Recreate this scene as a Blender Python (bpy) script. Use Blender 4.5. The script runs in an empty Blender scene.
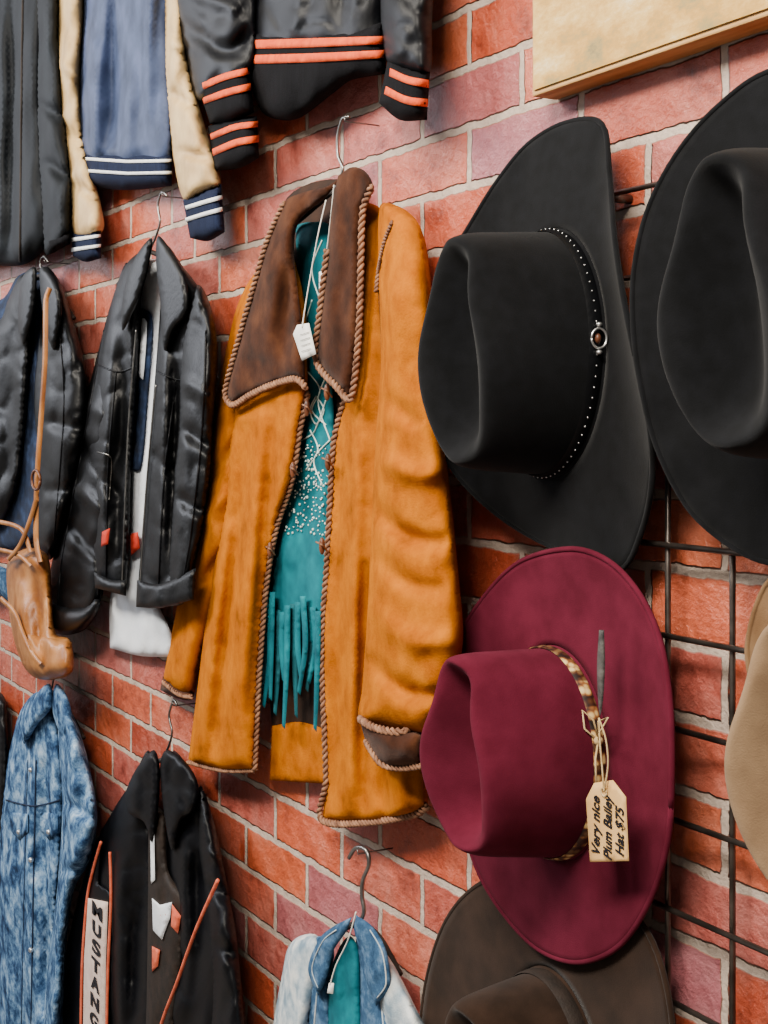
import bpy, math, random
import numpy as np
from mathutils import Vector, Matrix, noise
from mathutils.geometry import delaunay_2d_cdt
random.seed(5)
F=1400.0; D=0.95; TH=math.atan(804/1400.0); HC=1.75; XC=384.0; YC=425.0
sn,cs=math.sin(TH),math.cos(TH)
def W(px,py,n):
    u=(px-XC)/F; v=(py-YC)/F
    t=(D-n)/(sn+u*cs)
    return Vector((t*(-cs+u*sn),-n,HC-t*v))
scene=bpy.context.scene
COL=scene.collection
# ------------------------------------------------------------ materials
def lin(h):
    h=h.lstrip('#'); o=[]
    for i in (0,2,4):
        c=int(h[i:i+2],16)/255
        o.append(c/12.92 if c<=.04045 else ((c+.055)/1.055)**2.4)
    return (*o,1)
def newmat(name):
    m=bpy.data.materials.new(name); m.use_nodes=True
    nt=m.node_tree; nt.nodes.clear()
    o=nt.nodes.new('ShaderNodeOutputMaterial'); b=nt.nodes.new('ShaderNodeBsdfPrincipled')
    nt.links.new(b.outputs[0],o.inputs[0])
    return m,nt,b
def N(nt,t,**k):
    n=nt.nodes.new(t)
    for a,v in k.items():
        if a in n.inputs: n.inputs[a].default_value=v
        else: setattr(n,a,v)
    return n
def ramp(nt,stops,fac,interp='LINEAR'):
    r=nt.nodes.new('ShaderNodeValToRGB'); r.color_ramp.interpolation=interp
    e=r.color_ramp.elements
    while len(e)<len(stops): e.new(.5)
    for i,(p,c) in enumerate(stops):
        e[i].position=p; e[i].color=lin(c)
    nt.links.new(fac,r.inputs[0]); return r
def fabric(name,stops,scale=20,rough=.9,bump=.3,bscale=400,sheen=0,spec=.3,stretch=(1,1,1),coat=0,bd=.002,metal=0,detail=5,sheentint=None,nrough=.5):
    m,nt,b=newmat(name); L=nt.links
    tc=N(nt,'ShaderNodeTexCoord'); mp=N(nt,'ShaderNodeMapping'); mp.inputs['Scale'].default_value=stretch
    L.new(tc.outputs['Object'],mp.inputs[0])
    nz=N(nt,'ShaderNodeTexNoise'); nz.inputs['Scale'].default_value=scale; nz.inputs['Detail'].default_value=detail; nz.inputs['Roughness'].default_value=nrough
    L.new(mp.outputs[0],nz.inputs['Vector'])
    r=ramp(nt,stops,nz.outputs['Fac']); L.new(r.outputs[0],b.inputs['Base Color'])
    b.inputs['Roughness'].default_value=rough; b.inputs['Specular IOR Level'].default_value=spec
    b.inputs['Sheen Weight'].default_value=sheen; b.inputs['Metallic'].default_value=metal
    b.inputs['Coat Weight'].default_value=coat
    if sheentint: b.inputs['Sheen Tint'].default_value=lin(sheentint)
    n2=N(nt,'ShaderNodeTexNoise'); n2.inputs['Scale'].default_value=bscale; n2.inputs['Detail'].default_value=4
    L.new(tc.outputs['Object'],n2.inputs['Vector'])
    bp=N(nt,'ShaderNodeBump'); bp.inputs['Strength'].default_value=bump; bp.inputs['Distance'].default_value=bd
    L.new(n2.outputs['Fac'],bp.inputs['Height']); L.new(bp.outputs[0],b.inputs['Normal'])
    return m
M={}
M['suede']=fabric('suede_mustard',[(.28,'743c02'),(.42,'985002'),(.58,'ab6003'),(.74,'bc6e08')],18,1,.4,380,.06,.04,sheentint='ffa830',detail=10,nrough=.66,bd=.0018)
M['suede_brown']=fabric('suede_brown',[(.3,'28150c'),(.5,'3c2114'),(.7,'50301e')],25,1,.4,420,.05,.06,detail=8,bd=.0015)
M['braid']=fabric('braid_leather',[(.3,'5c3a28'),(.7,'9c7256')],80,.7,.2,500)
M['lining']=fabric('lining_brown',[(.3,'1c100a'),(.7,'382010')],20,.9)
M['teal']=fabric('teal_cloth',[(.3,'024c58'),(.6,'046a76'),(.8,'0a828c')],25,.8,.2,500,0,.2)
M['tealdark']=fabric('teal_dark',[(.3,'033e46'),(.7,'065862')],25,.85)
M['silver']=fabric('silver_metal',[(.3,'b8b8b8'),(.7,'e4e4e4')],40,.3,.05,200,metal=.9)
M['chrome']=fabric('dark_steel',[(.3,'605e5c'),(.7,'9c9a96')],40,.3,.05,200,metal=.9)
M['wire']=fabric('grid_wire',[(.3,'3c3632'),(.7,'6a625c')],40,.3,.05,200,metal=.85)
M['thread']=fabric('pale_thread',[(.3,'c0d8d0'),(.7,'e4eee4')],60,.8)
M['toggle']=fabric('toggle_horn',[(.3,'3a2016'),(.7,'7a4a30')],60,.4,.1,300)
M['white']=fabric('white_card',[(.3,'dcdcd6'),(.7,'f2f0ea')],40,.8,.1,300)
M['string']=fabric('white_string',[(.3,'d0cdc4'),(.7,'eeeae0')],60,.9)
M['twine']=fabric('twine',[(.3,'a58a5c'),(.7,'cdb488')],60,.9)
M['kraft']=fabric('kraft_card',[(.3,'c89c60'),(.6,'d6ac70'),(.8,'dfb880')],30,.85,.1,300)
M['ink']=fabric('black_ink',[(.3,'100e14'),(.7,'16141c')],30,.7)
M['leather']=fabric('black_leather',[(.3,'040507'),(.6,'08090c'),(.78,'0e1014')],16,.46,.3,160,spec=.22,bd=.0015,detail=6)
M['satin']=fabric('black_satin',[(.3,'040508'),(.7,'08090e')],14,.48,.1,300,spec=.16,bd=.001)
M['puffer']=fabric('charcoal_nylon',[(.3,'0c0f12'),(.5,'14171b'),(.8,'1e2328')],14,.65,.1,200,spec=.14,bd=.001)
M['orange']=fabric('orange_knit',[(.3,'c84010'),(.7,'e4581e')],90,.85,.4,500)
M['blackknit']=fabric('black_knit',[(.3,'08080a'),(.7,'121216')],60,.95,.5,500,stretch=(6,6,.3),spec=.1)
M['blueknit']=fabric('navy_nylon',[(.3,'2c3650'),(.5,'3c4866'),(.8,'505c80')],16,.62,.1,200,bd=.001,spec=.2)
M['navyrib']=fabric('navy_rib',[(.3,'12182a'),(.7,'1e263e')],60,.9,.4,400,stretch=(6,6,.3),spec=.1)
M['cream']=fabric('cream_leather',[(.3,'a88858'),(.5,'c6a672'),(.8,'dcc08c')],16,.55,.15,150,bd=.0015)
M['whiteknit']=fabric('white_knit',[(.3,'d8dce0'),(.7,'f2f2f0')],80,.9)
M['acid']=fabric('acid_denim',[(.36,'14243e'),(.45,'2e4a6e'),(.53,'587a9e'),(.62,'8caac8'),(.74,'c0d0e0')],22,.9,.5,500,detail=12,nrough=.7,spec=.1)
M['denim']=fabric('mid_denim',[(.3,'1c3450'),(.5,'385878'),(.7,'6886a6')],50,.9,.5,500,detail=10,nrough=.65,spec=.1)
M['paledenim']=fabric('pale_denim',[(.32,'6f8697'),(.48,'a3b2bc'),(.65,'d2d6d4')],40,.9,.5,500,detail=9)
M['darkdenim']=fabric('dark_denim',[(.3,'0c1424'),(.5,'182640'),(.75,'304468')],26,.85,.5,500,detail=9)
M['tee']=fabric('white_cotton',[(.3,'c8d0da'),(.7,'e8ecf2')],12,.95,.3,300)
M['red']=fabric('red_cloth',[(.3,'982010'),(.7,'c03420')],30,.8)
M['redpipe']=fabric('coral_piping',[(.3,'b84c30'),(.7,'d86c50')],60,.7)
M['tan']=fabric('tan_leather',[(.3,'74421a'),(.5,'98602c'),(.75,'bc8450')],14,.42,.2,150,spec=.4)
M['strip']=fabric('pink_cream_strip',[(.3,'c0a9a0'),(.7,'d8c6bc')],40,.8)
M['felt_black']=fabric('felt_black',[(.35,'08090b'),(.7,'0e0f12')],60,.95,.3,700,.04,.12,bd=.001)
M['felt_plum']=fabric('felt_plum',[(.35,'4a1020'),(.7,'58182a')],30,.95,.3,700,.05,.10,bd=.001,sheentint='a05060')
M['felt_brown']=fabric('felt_brown',[(.35,'20150e'),(.7,'2e2018')],30,.95,.35,700,.06,.1,bd=.001)
M['felt_tan']=fabric('felt_tan',[(.35,'5c432c'),(.7,'745a40')],30,.95,.35,700,.05,.1,bd=.001)
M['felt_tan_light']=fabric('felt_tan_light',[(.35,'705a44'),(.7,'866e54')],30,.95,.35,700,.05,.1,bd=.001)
M['ribbon']=fabric('dark_ribbon',[(.3,'16100c'),(.7,'261c16')],60,.7)
M['quill']=fabric('quill_dark',[(.3,'1c1c20'),(.7,'55524e')],60,.6)
M['wood']=fabric('pale_wood',[(.3,'a87c48'),(.6,'c49c64'),(.8,'d6b27c')],10,.7,.3,120,stretch=(1,8,8))
M['paint']=fabric('mottled_paint',[(.3,'66583c'),(.40,'94804c'),(.48,'b88c3c'),(.58,'cca860'),(.7,'e0d0a8')],10,.6,.6,50,stretch=(1,1,2),detail=12,nrough=.72)
def band_mat():
    m,nt,b=newmat('snake_band'); L=nt.links
    tc=N(nt,'ShaderNodeTexCoord'); v=N(nt,'ShaderNodeTexVoronoi'); v.inputs['Scale'].default_value=110
    L.new(tc.outputs['Object'],v.inputs['Vector'])
    r=ramp(nt,[(0,'dcc490'),(.35,'c4a468'),(.5,'8a582c'),(.7,'3c2214')],v.outputs['Distance'])
    wv=N(nt,'ShaderNodeTexWave'); wv.bands_direction='Z'; wv.inputs['Scale'].default_value=14; wv.inputs['Distortion'].default_value=2
    L.new(tc.outputs['Object'],wv.inputs['Vector'])
    r2=ramp(nt,[(.5,'ffffff'),(.7,'5c3420')],wv.outputs['Fac'])
    mx=N(nt,'ShaderNodeMixRGB',blend_type='MULTIPLY'); mx.inputs[0].default_value=.85
    L.new(r.outputs[0],mx.inputs[1]); L.new(r2.outputs[0],mx.inputs[2])
    L.new(mx.outputs[0],b.inputs['Base Color']); b.inputs['Roughness'].default_value=.55
    return m
M['snake']=band_mat()
def brick_mat():
    m,nt,b=newmat('brick_wall'); L=nt.links
    tc=N(nt,'ShaderNodeTexCoord'); sp=N(nt,'ShaderNodeSeparateXYZ'); L.new(tc.outputs['Object'],sp.inputs[0])
    cb=N(nt,'ShaderNodeCombineXYZ'); L.new(sp.outputs['X'],cb.inputs['X']); L.new(sp.outputs['Z'],cb.inputs['Y'])
    nz=N(nt,'ShaderNodeTexNoise'); nz.inputs['Scale'].default_value=34; nz.inputs['Detail'].default_value=8; nz.inputs['Roughness'].default_value=.6
    L.new(cb.outputs[0],nz.inputs['Vector'])
    su=N(nt,'ShaderNodeVectorMath',operation='SUBTRACT'); L.new(nz.outputs['Color'],su.inputs[0]); su.inputs[1].default_value=(.5,.5,.5)
    sc=N(nt,'ShaderNodeVectorMath',operation='SCALE'); L.new(su.outputs[0],sc.inputs[0]); sc.inputs['Scale'].default_value=.011
    ad=N(nt,'ShaderNodeVectorMath',operation='ADD'); L.new(cb.outputs[0],ad.inputs[0]); L.new(sc.outputs[0],ad.inputs[1])
    br=N(nt,'ShaderNodeTexBrick'); L.new(ad.outputs[0],br.inputs['Vector'])
    br.inputs['Scale'].default_value=1; br.inputs['Brick Width'].default_value=.222; br.inputs['Row Height'].default_value=.073
    br.inputs['Mortar Size'].default_value=.0064; br.inputs['Mortar Smooth'].default_value=.35; br.inputs['Bias'].default_value=0
    br.inputs['Color1'].default_value=(0,0,0,1); br.inputs['Color2'].default_value=(1,1,1,1); br.inputs['Mortar'].default_value=(0,0,0,1)
    rb=ramp(nt,[(0,'9c4028'),(.18,'bc5434'),(.36,'c8623e'),(.52,'b05c54'),(.68,'c86642'),(.84,'a0606a'),(1,'b45438')],br.outputs['Color'])
    n2=N(nt,'ShaderNodeTexNoise'); n2.inputs['Scale'].default_value=16; n2.inputs['Detail'].default_value=10; n2.inputs['Roughness'].default_value=.7
    L.new(cb.outputs[0],n2.inputs['Vector'])
    r2=ramp(nt,[(.3,'7c5a54'),(.46,'f0e4e0'),(.6,'ffffff'),(.75,'e8d0c4')],n2.outputs['Fac'])
    mx=N(nt,'ShaderNodeMixRGB',blend_type='MULTIPLY'); mx.inputs[0].default_value=.85
    L.new(rb.outputs[0],mx.inputs[1]); L.new(r2.outputs[0],mx.inputs[2])
    n3=N(nt,'ShaderNodeTexNoise'); n3.inputs['Scale'].default_value=8; n3.inputs['Detail'].default_value=12; n3.inputs['Roughness'].default_value=.75
    L.new(cb.outputs[0],n3.inputs['Vector'])
    r3=ramp(nt,[(.48,'000000'),(.72,'909090')],n3.outputs['Fac'])
    m2=N(nt,'ShaderNodeMixRGB'); L.new(r3.outputs[0],m2.inputs[0]); L.new(mx.outputs[0],m2.inputs[1]); m2.inputs[2].default_value=lin('cca49a')
    rm=ramp(nt,[(.3,'98867a'),(.7,'c8b6a6')],n2.outputs['Fac'])
    m3=N(nt,'ShaderNodeMixRGB'); L.new(br.outputs['Fac'],m3.inputs[0]); L.new(m2.outputs[0],m3.inputs[1]); L.new(rm.outputs[0],m3.inputs[2])
    L.new(m3.outputs[0],b.inputs['Base Color'])
    ro=N(nt,'ShaderNodeMapRange'); L.new(br.outputs['Fac'],ro.inputs['Value']); ro.inputs['To Min'].default_value=.36; ro.inputs['To Max'].default_value=.85
    L.new(ro.outputs[0],b.inputs['Roughness']); b.inputs['Specular IOR Level'].default_value=.6
    iv=N(nt,'ShaderNodeMath',operation='SUBTRACT'); iv.inputs[0].default_value=1; L.new(br.outputs['Fac'],iv.inputs[1])
    n4=N(nt,'ShaderNodeTexNoise'); n4.inputs['Scale'].default_value=45; n4.inputs['Detail'].default_value=8; n4.inputs['Roughness'].default_value=.65; L.new(cb.outputs[0],n4.inputs['Vector'])
    ml=N(nt,'ShaderNodeMath',operation='MULTIPLY_ADD'); L.new(n4.outputs['Fac'],ml.inputs[0]); ml.inputs[1].default_value=.8; L.new(iv.outputs[0],ml.inputs[2])
    bp=N(nt,'ShaderNodeBump'); bp.inputs['Strength'].default_value=1; bp.inputs['Distance'].default_value=.008
    L.new(ml.outputs[0],bp.inputs['Height']); L.new(bp.outputs[0],b.inputs['Normal'])
    return m
M['brick']=brick_mat()
M['floor']=fabric('floor_concrete',[(.3,'6b6560'),(.7,'8c867e')],4,.7,.2,60)
# ------------------------------------------------------------ geometry helpers
def crom(pts,closed,step):
    P=[np.array(p[:2],float) for p in pts]; S=[len(p)>2 and p[2]==1 for p in pts]
    n=len(P); out=[]
    for i in range(n if closed else n-1):
        p1,p2=P[i],P[(i+1)%n]
        p0=P[(i-1)%n] if (closed or i>0) else p1
        p3=P[(i+2)%n] if (closed or i+2<n) else p2
        m1=(p2-p0)/2; m2=(p3-p1)/2
        if S[i]: m1=p2-p1
        if S[(i+1)%n]: m2=p2-p1
        d=np.linalg.norm(p2-p1); l1=np.linalg.norm(m1); l2=np.linalg.norm(m2)
        if l1>d: m1=m1*d/l1
        if l2>d: m2=m2*d/l2
        k=max(1,int(round(d/step)))
        for j in range(k):
            t=j/k; t2=t*t; t3=t2*t
            out.append((2*t3-3*t2+1)*p1+(t3-2*t2+t)*m1+(-2*t3+3*t2)*p2+(t3-t2)*m2)
    if not closed: out.append(P[-1])
    return np.array(out)
def pdist(P,poly,closed):
    A=poly; B=np.roll(poly,-1,axis=0)
    if not closed: A=A[:-1]; B=B[:-1]
    best=np.full(len(P),1e9)
    for a,b in zip(A,B):
        ab=b-a; L=ab@ab
        if L<1e-9: continue
        t=np.clip(((P-a)@ab)/L,0,1)
        d=np.linalg.norm(P-(a+t[:,None]*ab),axis=1)
        best=np.minimum(best,d)
    return best
def sline(P,pl,w):
    poly=crom([(p[0],p[1]) for p in pl],False,6); 
    L=len(poly); best=np.full(len(P),1e9); tt=np.zeros(len(P))
    for i in range(L-1):
        a,b=poly[i],poly[i+1]; ab=b-a; q=ab@ab
        if q<1e-9: continue
        t=np.clip(((P-a)@ab)/q,0,1); d=np.linalg.norm(P-(a+t[:,None]*ab),axis=1)
        k=d<best; best[k]=d[k]; tt[k]=(i+t[k])/(L-1)
    return np.exp(-(best/w)**2)*np.clip(np.sin(np.pi*tt),0,1)**.6
def inside(P,poly):
    x,y=P[:,0],P[:,1]; c=np.zeros(len(P),bool)
    A=poly; B=np.roll(poly,-1,axis=0)
    for (x1,y1),(x2,y2) in zip(A,B):
        if y1==y2: continue
        k=((y1>y)!=(y2>y))&(x<(x2-x1)*(y-y1)/(y2-y1)+x1)
        c^=k
    return c
class Surf:
    def __init__(s,outline,n,puff,w,folds,wr,seed,over,off,fine):
        s.o=outline; s.n=n; s.puff=puff; s.w=w; s.folds=folds; s.wr=wr; s.seed=seed; s.over=over; s.off=off; s.fine=fine
    def base(s,P):
        return (s.over(P)+s.off) if s.over else np.full(len(P),s.n)
    def __call__(s,P):
        P=np.asarray(P,float).reshape(-1,2)
        d=pdist(P,s.o,True)*inside(P,s.o)
        q=np.clip(d/s.w,0,1); q=np.sqrt(1-(1-q)**2)
        r=s.base(P)+s.puff*q
        for pl,w,a in s.folds:
            r+=a*sline(P,pl,w)*np.clip(d/6,0,1)
        if s.wr:
            a,fx,fy=s.wr; e=np.clip(d/8,.15,1)
            z=np.array([noise.noise(Vector((x/fx,y/fy,s.seed)))+.35*noise.noise(Vector((x/fx*1.9+y/fy,y/fy*1.8,s.seed+9))) for x,y in P])
            r+=a*z*e
            if s.fine:
                z=np.array([abs(noise.noise(Vector((x/26+y/60,y/30-x/50,s.seed+3)))) for x,y in P])
                r+=s.fine*(-np.exp(-z*6))*e
        return r
class Geom:
    def __init__(s): s.v=[];s.f=[];s.m=[];s.mats=[]
    def mi(s,k):
        if k not in s.mats: s.mats.append(k)
        return s.mats.index(k)
    def add(s,V,Fc,k):
        o=len(s.v); i=s.mi(k)
        s.v+= [tuple(v) for v in V]
        for f in Fc: s.f.append([a+o for a in f]); s.m.append(i)
    def panel(s,pts,mat,n=.03,puff=.02,w=20,th=.01,g=5,folds=(),wr=None,seed=None,over=None,off=.002,fine=0):
        fine*=.3
        if mat=='suede':
            folds=[(p,w_*1.25,a*.75) for p,w_,a in folds]; fine=.0012
            if wr: wr=(wr[0]*.65,wr[1]*1.3,wr[2]*1.1)
        elif mat=='leather':
            folds=[(p,w_*1.1,a*.75) for p,w_,a in folds]; g=min(g,3.6); fine=.004; puff*=.85
            if wr: wr=(wr[0]*.42,wr[1],wr[2]*1.2)
        elif mat=='satin':
            folds=[(p,w_*1.1,a*.85) for p,w_,a in folds]; g=min(g,4); fine=.003
            if wr: wr=(wr[0]*.5,wr[1],wr[2]*1.2)
        elif wr: wr=(wr[0]*.6,wr[1]*1.1,wr[2]*1.1)
        o=crom(pts,True,g)
        sd=seed if seed is not None else random.random()*50
        sf=Surf(o,n,puff,w,folds,wr,sd,over,off,fine)
        mn=o.min(0); mx=o.max(0)
        gx=[];row=0; y=mn[1]
        while y<mx[1]:
            x=mn[0]+(row%2)*g*.5
            while x<mx[0]:
                gx.append((x+random.uniform(-.1,.1)*g,y+random.uniform(-.1,.1)*g)); x+=g
            y+=g*.87; row+=1
        I=np.array(gx)
        if len(I):
            k=inside(I,o); I=I[k]
        if len(I):
            I=I[pdist(I,o,True)>.55*g]
        allp=np.vstack([o,I]) if len(I) else o
        nb=len(o)
        co,ed,fa,_,_,_=delaunay_2d_cdt([Vector(p) for p in allp],[(i,(i+1)%nb) for i in range(nb)],[],1,1e-4)
        P=np.array([[c[0],c[1]] for c in co])
        nn=sf(P); bb=sf.base(P)-th
        V=[W(p[0],p[1],a) for p,a in zip(P,nn)]+[W(p[0],p[1],a) for p,a in zip(P,bb)]
        K=len(P); fs=[]; cnt={}
        for t in fa:
            a,b,c=t
            cr=(P[b][0]-P[a][0])*(P[c][1]-P[a][1])-(P[b][1]-P[a][1])*(P[c][0]-P[a][0])
            if cr>0: b,c=c,b
            fs.append([a,b,c])
            for e in ((a,b),(b,c),(c,a)): cnt[e]=1
        bk=[[c+K,b+K,a+K] for a,b,c in fs]
        sd_=[[b,a,a+K,b+K] for (a,b) in cnt if (b,a) not in cnt]
        s.add(V,fs+bk+sd_,mat)
        return sf
    def tube(s,pts,r,mat,sides=6,taper=False):
        P=[Vector(p) for p in pts]; V=[];Fc=[]
        n=len(P); up=Vector((0,-1,.13)).normalized(); nrm=None
        for i,p in enumerate(P):
            t=(P[min(i+1,n-1)]-P[max(i-1,0)])
            if t.length<1e-9: t=Vector((0,0,1))
            t.normalize()
            if nrm is None:
                nrm=up.cross(t)
                if nrm.length<1e-3: nrm=Vector((1,0,0)).cross(t)
                nrm.normalize()
            else:
                nrm=(nrm-t*nrm.dot(t)); nrm.normalize()
            bi=t.cross(nrm)
            rr=r
            if taper: rr=r*max(.15,math.sin(math.pi*(i+.3)/(n-.4)))
            for k in range(sides):
                a=2*math.pi*k/sides
                V.append(p+nrm*math.cos(a)*rr+bi*math.sin(a)*rr)
        for i in range(n-1):
            for k in range(sides):
                a=i*sides+k; b=i*sides+(k+1)%sides
                Fc.append([a,b,b+sides,a+sides])
        Fc.append(list(range(sides))[::-1]); Fc.append([(n-1)*sides+k for k in range(sides)])
        s.add(V,Fc,mat)
    def line(s,pts,mat,r=.0015,n=.04,over=None,off=.003,step=4,sides=6,close=False,taper=False):
        if len(pts[0])>2 and not over:
            a=crom([p[:2] for p in pts],close,step)
            P2=np.array([p[:2] for p in pts],float); nv=np.array([p[2] for p in pts])
            L=np.concatenate([[0],np.cumsum(np.linalg.norm(np.diff(P2,axis=0),axis=1))])
            La=np.concatenate([[0],np.cumsum(np.linalg.norm(np.diff(a,axis=0),axis=1))])
            na=np.interp(La/La[-1]*L[-1],L,nv)
        else:
            a=crom(pts,close,step)
            na=(over(a)+off) if over else np.full(len(a),n)
        s.tube([W(p[0],p[1],q) for p,q in zip(a,na)],r,mat,sides,taper)
    def braid(s,pts,mat,n=.05,over=None,off=.003,R=.0032,pitch=.018):
        a=crom(pts,False,2)
        na=(over(a)+off) if over else np.full(len(a),n)
        P=[W(p[0],p[1],q) for p,q in zip(a,na)]
        L=[0]
        for i in range(1,len(P)): L.append(L[-1]+(P[i]-P[i-1]).length)
        K=max(4,int(L[-1]/.003)); arr=np.array([list(p) for p in P]); l=np.linspace(0,L[-1],K)
        Q=[Vector((np.interp(t,L,arr[:,0]),np.interp(t,L,arr[:,1]),np.interp(t,L,arr[:,2]))) for t in l]
        for ph in (0,math.pi):
            H=[]
            for i,q in enumerate(Q):
                t=(Q[min(i+1,K-1)]-Q[max(0,i-1)]); 
                if t.length<1e-9: t=Vector((0,0,1))
                t.normalize()
                u=Vector((0,-1,0)).cross(t); u.normalize(); w=t.cross(u)
                an=ph+l[i]/pitch*2*math.pi
                H.append(q+u*math.cos(an)*R+w*math.sin(an)*R*.7)
            s.tube(H,R*.85,mat,5)
    def ball(s,c,r,mat,sc=(1,1,1),rot=None,seg=10,ri=6):
        V=[];Fc=[]
        for i in range(ri+1):
            th=math.pi*i/ri
            for k in range(seg):
                a=2*math.pi*k/seg
                p=Vector((math.sin(th)*math.cos(a)*sc[0],math.sin(th)*math.sin(a)*sc[1],math.cos(th)*sc[2]))*r
                if rot: p=rot@p
                V.append(Vector(c)+p)
        for i in range(ri):
            for k in range(seg):
                a=i*seg+k;b=i*seg+(k+1)%seg
                Fc.append([a,a+seg,b+seg,b])
        s.add(V,Fc,mat)
    def box(s,x0,x1,y0,y1,z0,z1,mat):
        V=[(x,y,z) for x in (x0,x1) for y in (y0,y1) for z in (z0,z1)]
        s.add(V,[[0,1,3,2],[4,6,7,5],[0,4,5,1],[2,3,7,6],[0,2,6,4],[1,5,7,3]],mat)
    def finish(s,name,parent=None,label=None,smooth=True,solid=None,bevel=None):
        me=bpy.data.meshes.new(name); me.from_pydata(s.v,[],s.f); me.validate(); 
        for k in s.mats: me.materials.append(M[k])
        if len(me.polygons)==len(s.m): me.polygons.foreach_set('material_index',s.m)
        me.polygons.foreach_set('use_smooth',[smooth]*len(me.polygons)); me.update()
        ob=bpy.data.objects.new(name,me); COL.objects.link(ob)
        if parent is not None:
            ob.parent=parent; ob.matrix_parent_inverse=Matrix.Translation(-parent.location)
        if label: ob['label']=label
        if solid:
            md=ob.modifiers.new('solid','SOLIDIFY'); md.thickness=solid; md.offset=0
        if bevel:
            md=ob.modifiers.new('bevel','BEVEL'); md.width=bevel; md.segments=2
        return ob
def thing(name,loc,label,cat,group=None):
    e=bpy.data.objects.new(name,None); e.location=loc; e.empty_display_size=.05; COL.objects.link(e)
    e['label']=label; e['category']=cat
    if group: e['group']=group
    return e
def text(body,loc,size,mat,parent,name,roll=0,width=None,shear=0,label=None,bold=0):
    cu=bpy.data.curves.new(name,'FONT'); cu.body=body; cu.size=size; cu.align_x='CENTER'; cu.align_y='CENTER'; cu.extrude=.0004; cu.shear=shear; cu.offset=bold
    ob=bpy.data.objects.new(name+'_tmp',cu); COL.objects.link(ob); bpy.context.view_layer.update()
    me=bpy.data.meshes.new_from_object(ob.evaluated_get(bpy.context.evaluated_depsgraph_get()))
    bpy.data.objects.remove(ob)
    sx=1
    if width:
        xs=[v.co.x for v in me.vertices]; sx=width/max(1e-6,max(xs)-min(xs))
    R=Matrix.Translation(loc)@Matrix.Rotation(math.pi/2,4,'X')@Matrix.Rotation(roll,4,'Z')@Matrix.Diagonal((sx,1,1,1))
    me.transform(R); me.materials.clear(); me.materials.append(M[mat])
    o=bpy.data.objects.new(name,me); COL.objects.link(o)
    o.parent=parent; o.matrix_parent_inverse=Matrix.Translation(-parent.location)
    if label:o['label']=label
    return o
# ------------------------------------------------------------ setting
g=Geom(); g.box(-9,2.5,0,.12,0,3.4,'brick'); w=g.finish('wall_back',smooth=False); w['kind']='structure'
g=Geom(); g.box(-9,2.5,-4,.12,-.05,0,'floor'); w=g.finish('floor',smooth=False); w['kind']='structure'
# ------------------------------------------------------------ sign
pa=W(532,97,.035); 
sg=thing('wall_sign',(pa.x+.3,0,pa.z),'weathered painted wooden board with pale timber edge mounted on brick','sign')
g=Geom(); g.box(pa.x,pa.x+.75,-.035,-.001,pa.z,pa.z+.5,'wood'); g.finish('board_frame',sg,smooth=False,bevel=.002)
g=Geom(); g.box(pa.x+.006,pa.x+.744,-.0375,-.034,pa.z+.006,pa.z+.494,'paint'); g.finish('painted_face',sg,'mottled cream and ochre painted face',smooth=False)
# ------------------------------------------------------------ grid panel
gp=thing('wire_grid_panel',tuple(W(690,900,.02)),'dark metal wire grid display panel fixed on the brick wall','grid panel')
g=Geom(); n0=.026
x=W(668,700,n0).x; pitch=.0885
x1=x-pitch; zt=HC+.237; K=9; Rr=12
xr=[x1+i*pitch for i in range(K)]
zb=zt-Rr*pitch
for X in xr: g.tube([(X,-n0,zt+.004),(X,-n0,zb-.004)],.003,'wire',8)
for i in range(Rr+1):
    z=zt-i*pitch; g.tube([(xr[0]-.004,-n0-.005,z),(xr[-1]+.004,-n0-.005,z)],.003,'wire',8)
g.finish('wire_mesh',gp)
for X in (xr[0]+.001,xr[4]):
    for z in (zt-pitch*.02,zb+.02):
        g=Geom(); g.tube([(X,-.0005,z),(X,-n0-.002,z)],.005,'wire',8); g.finish('wall_bracket',gp)
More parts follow.
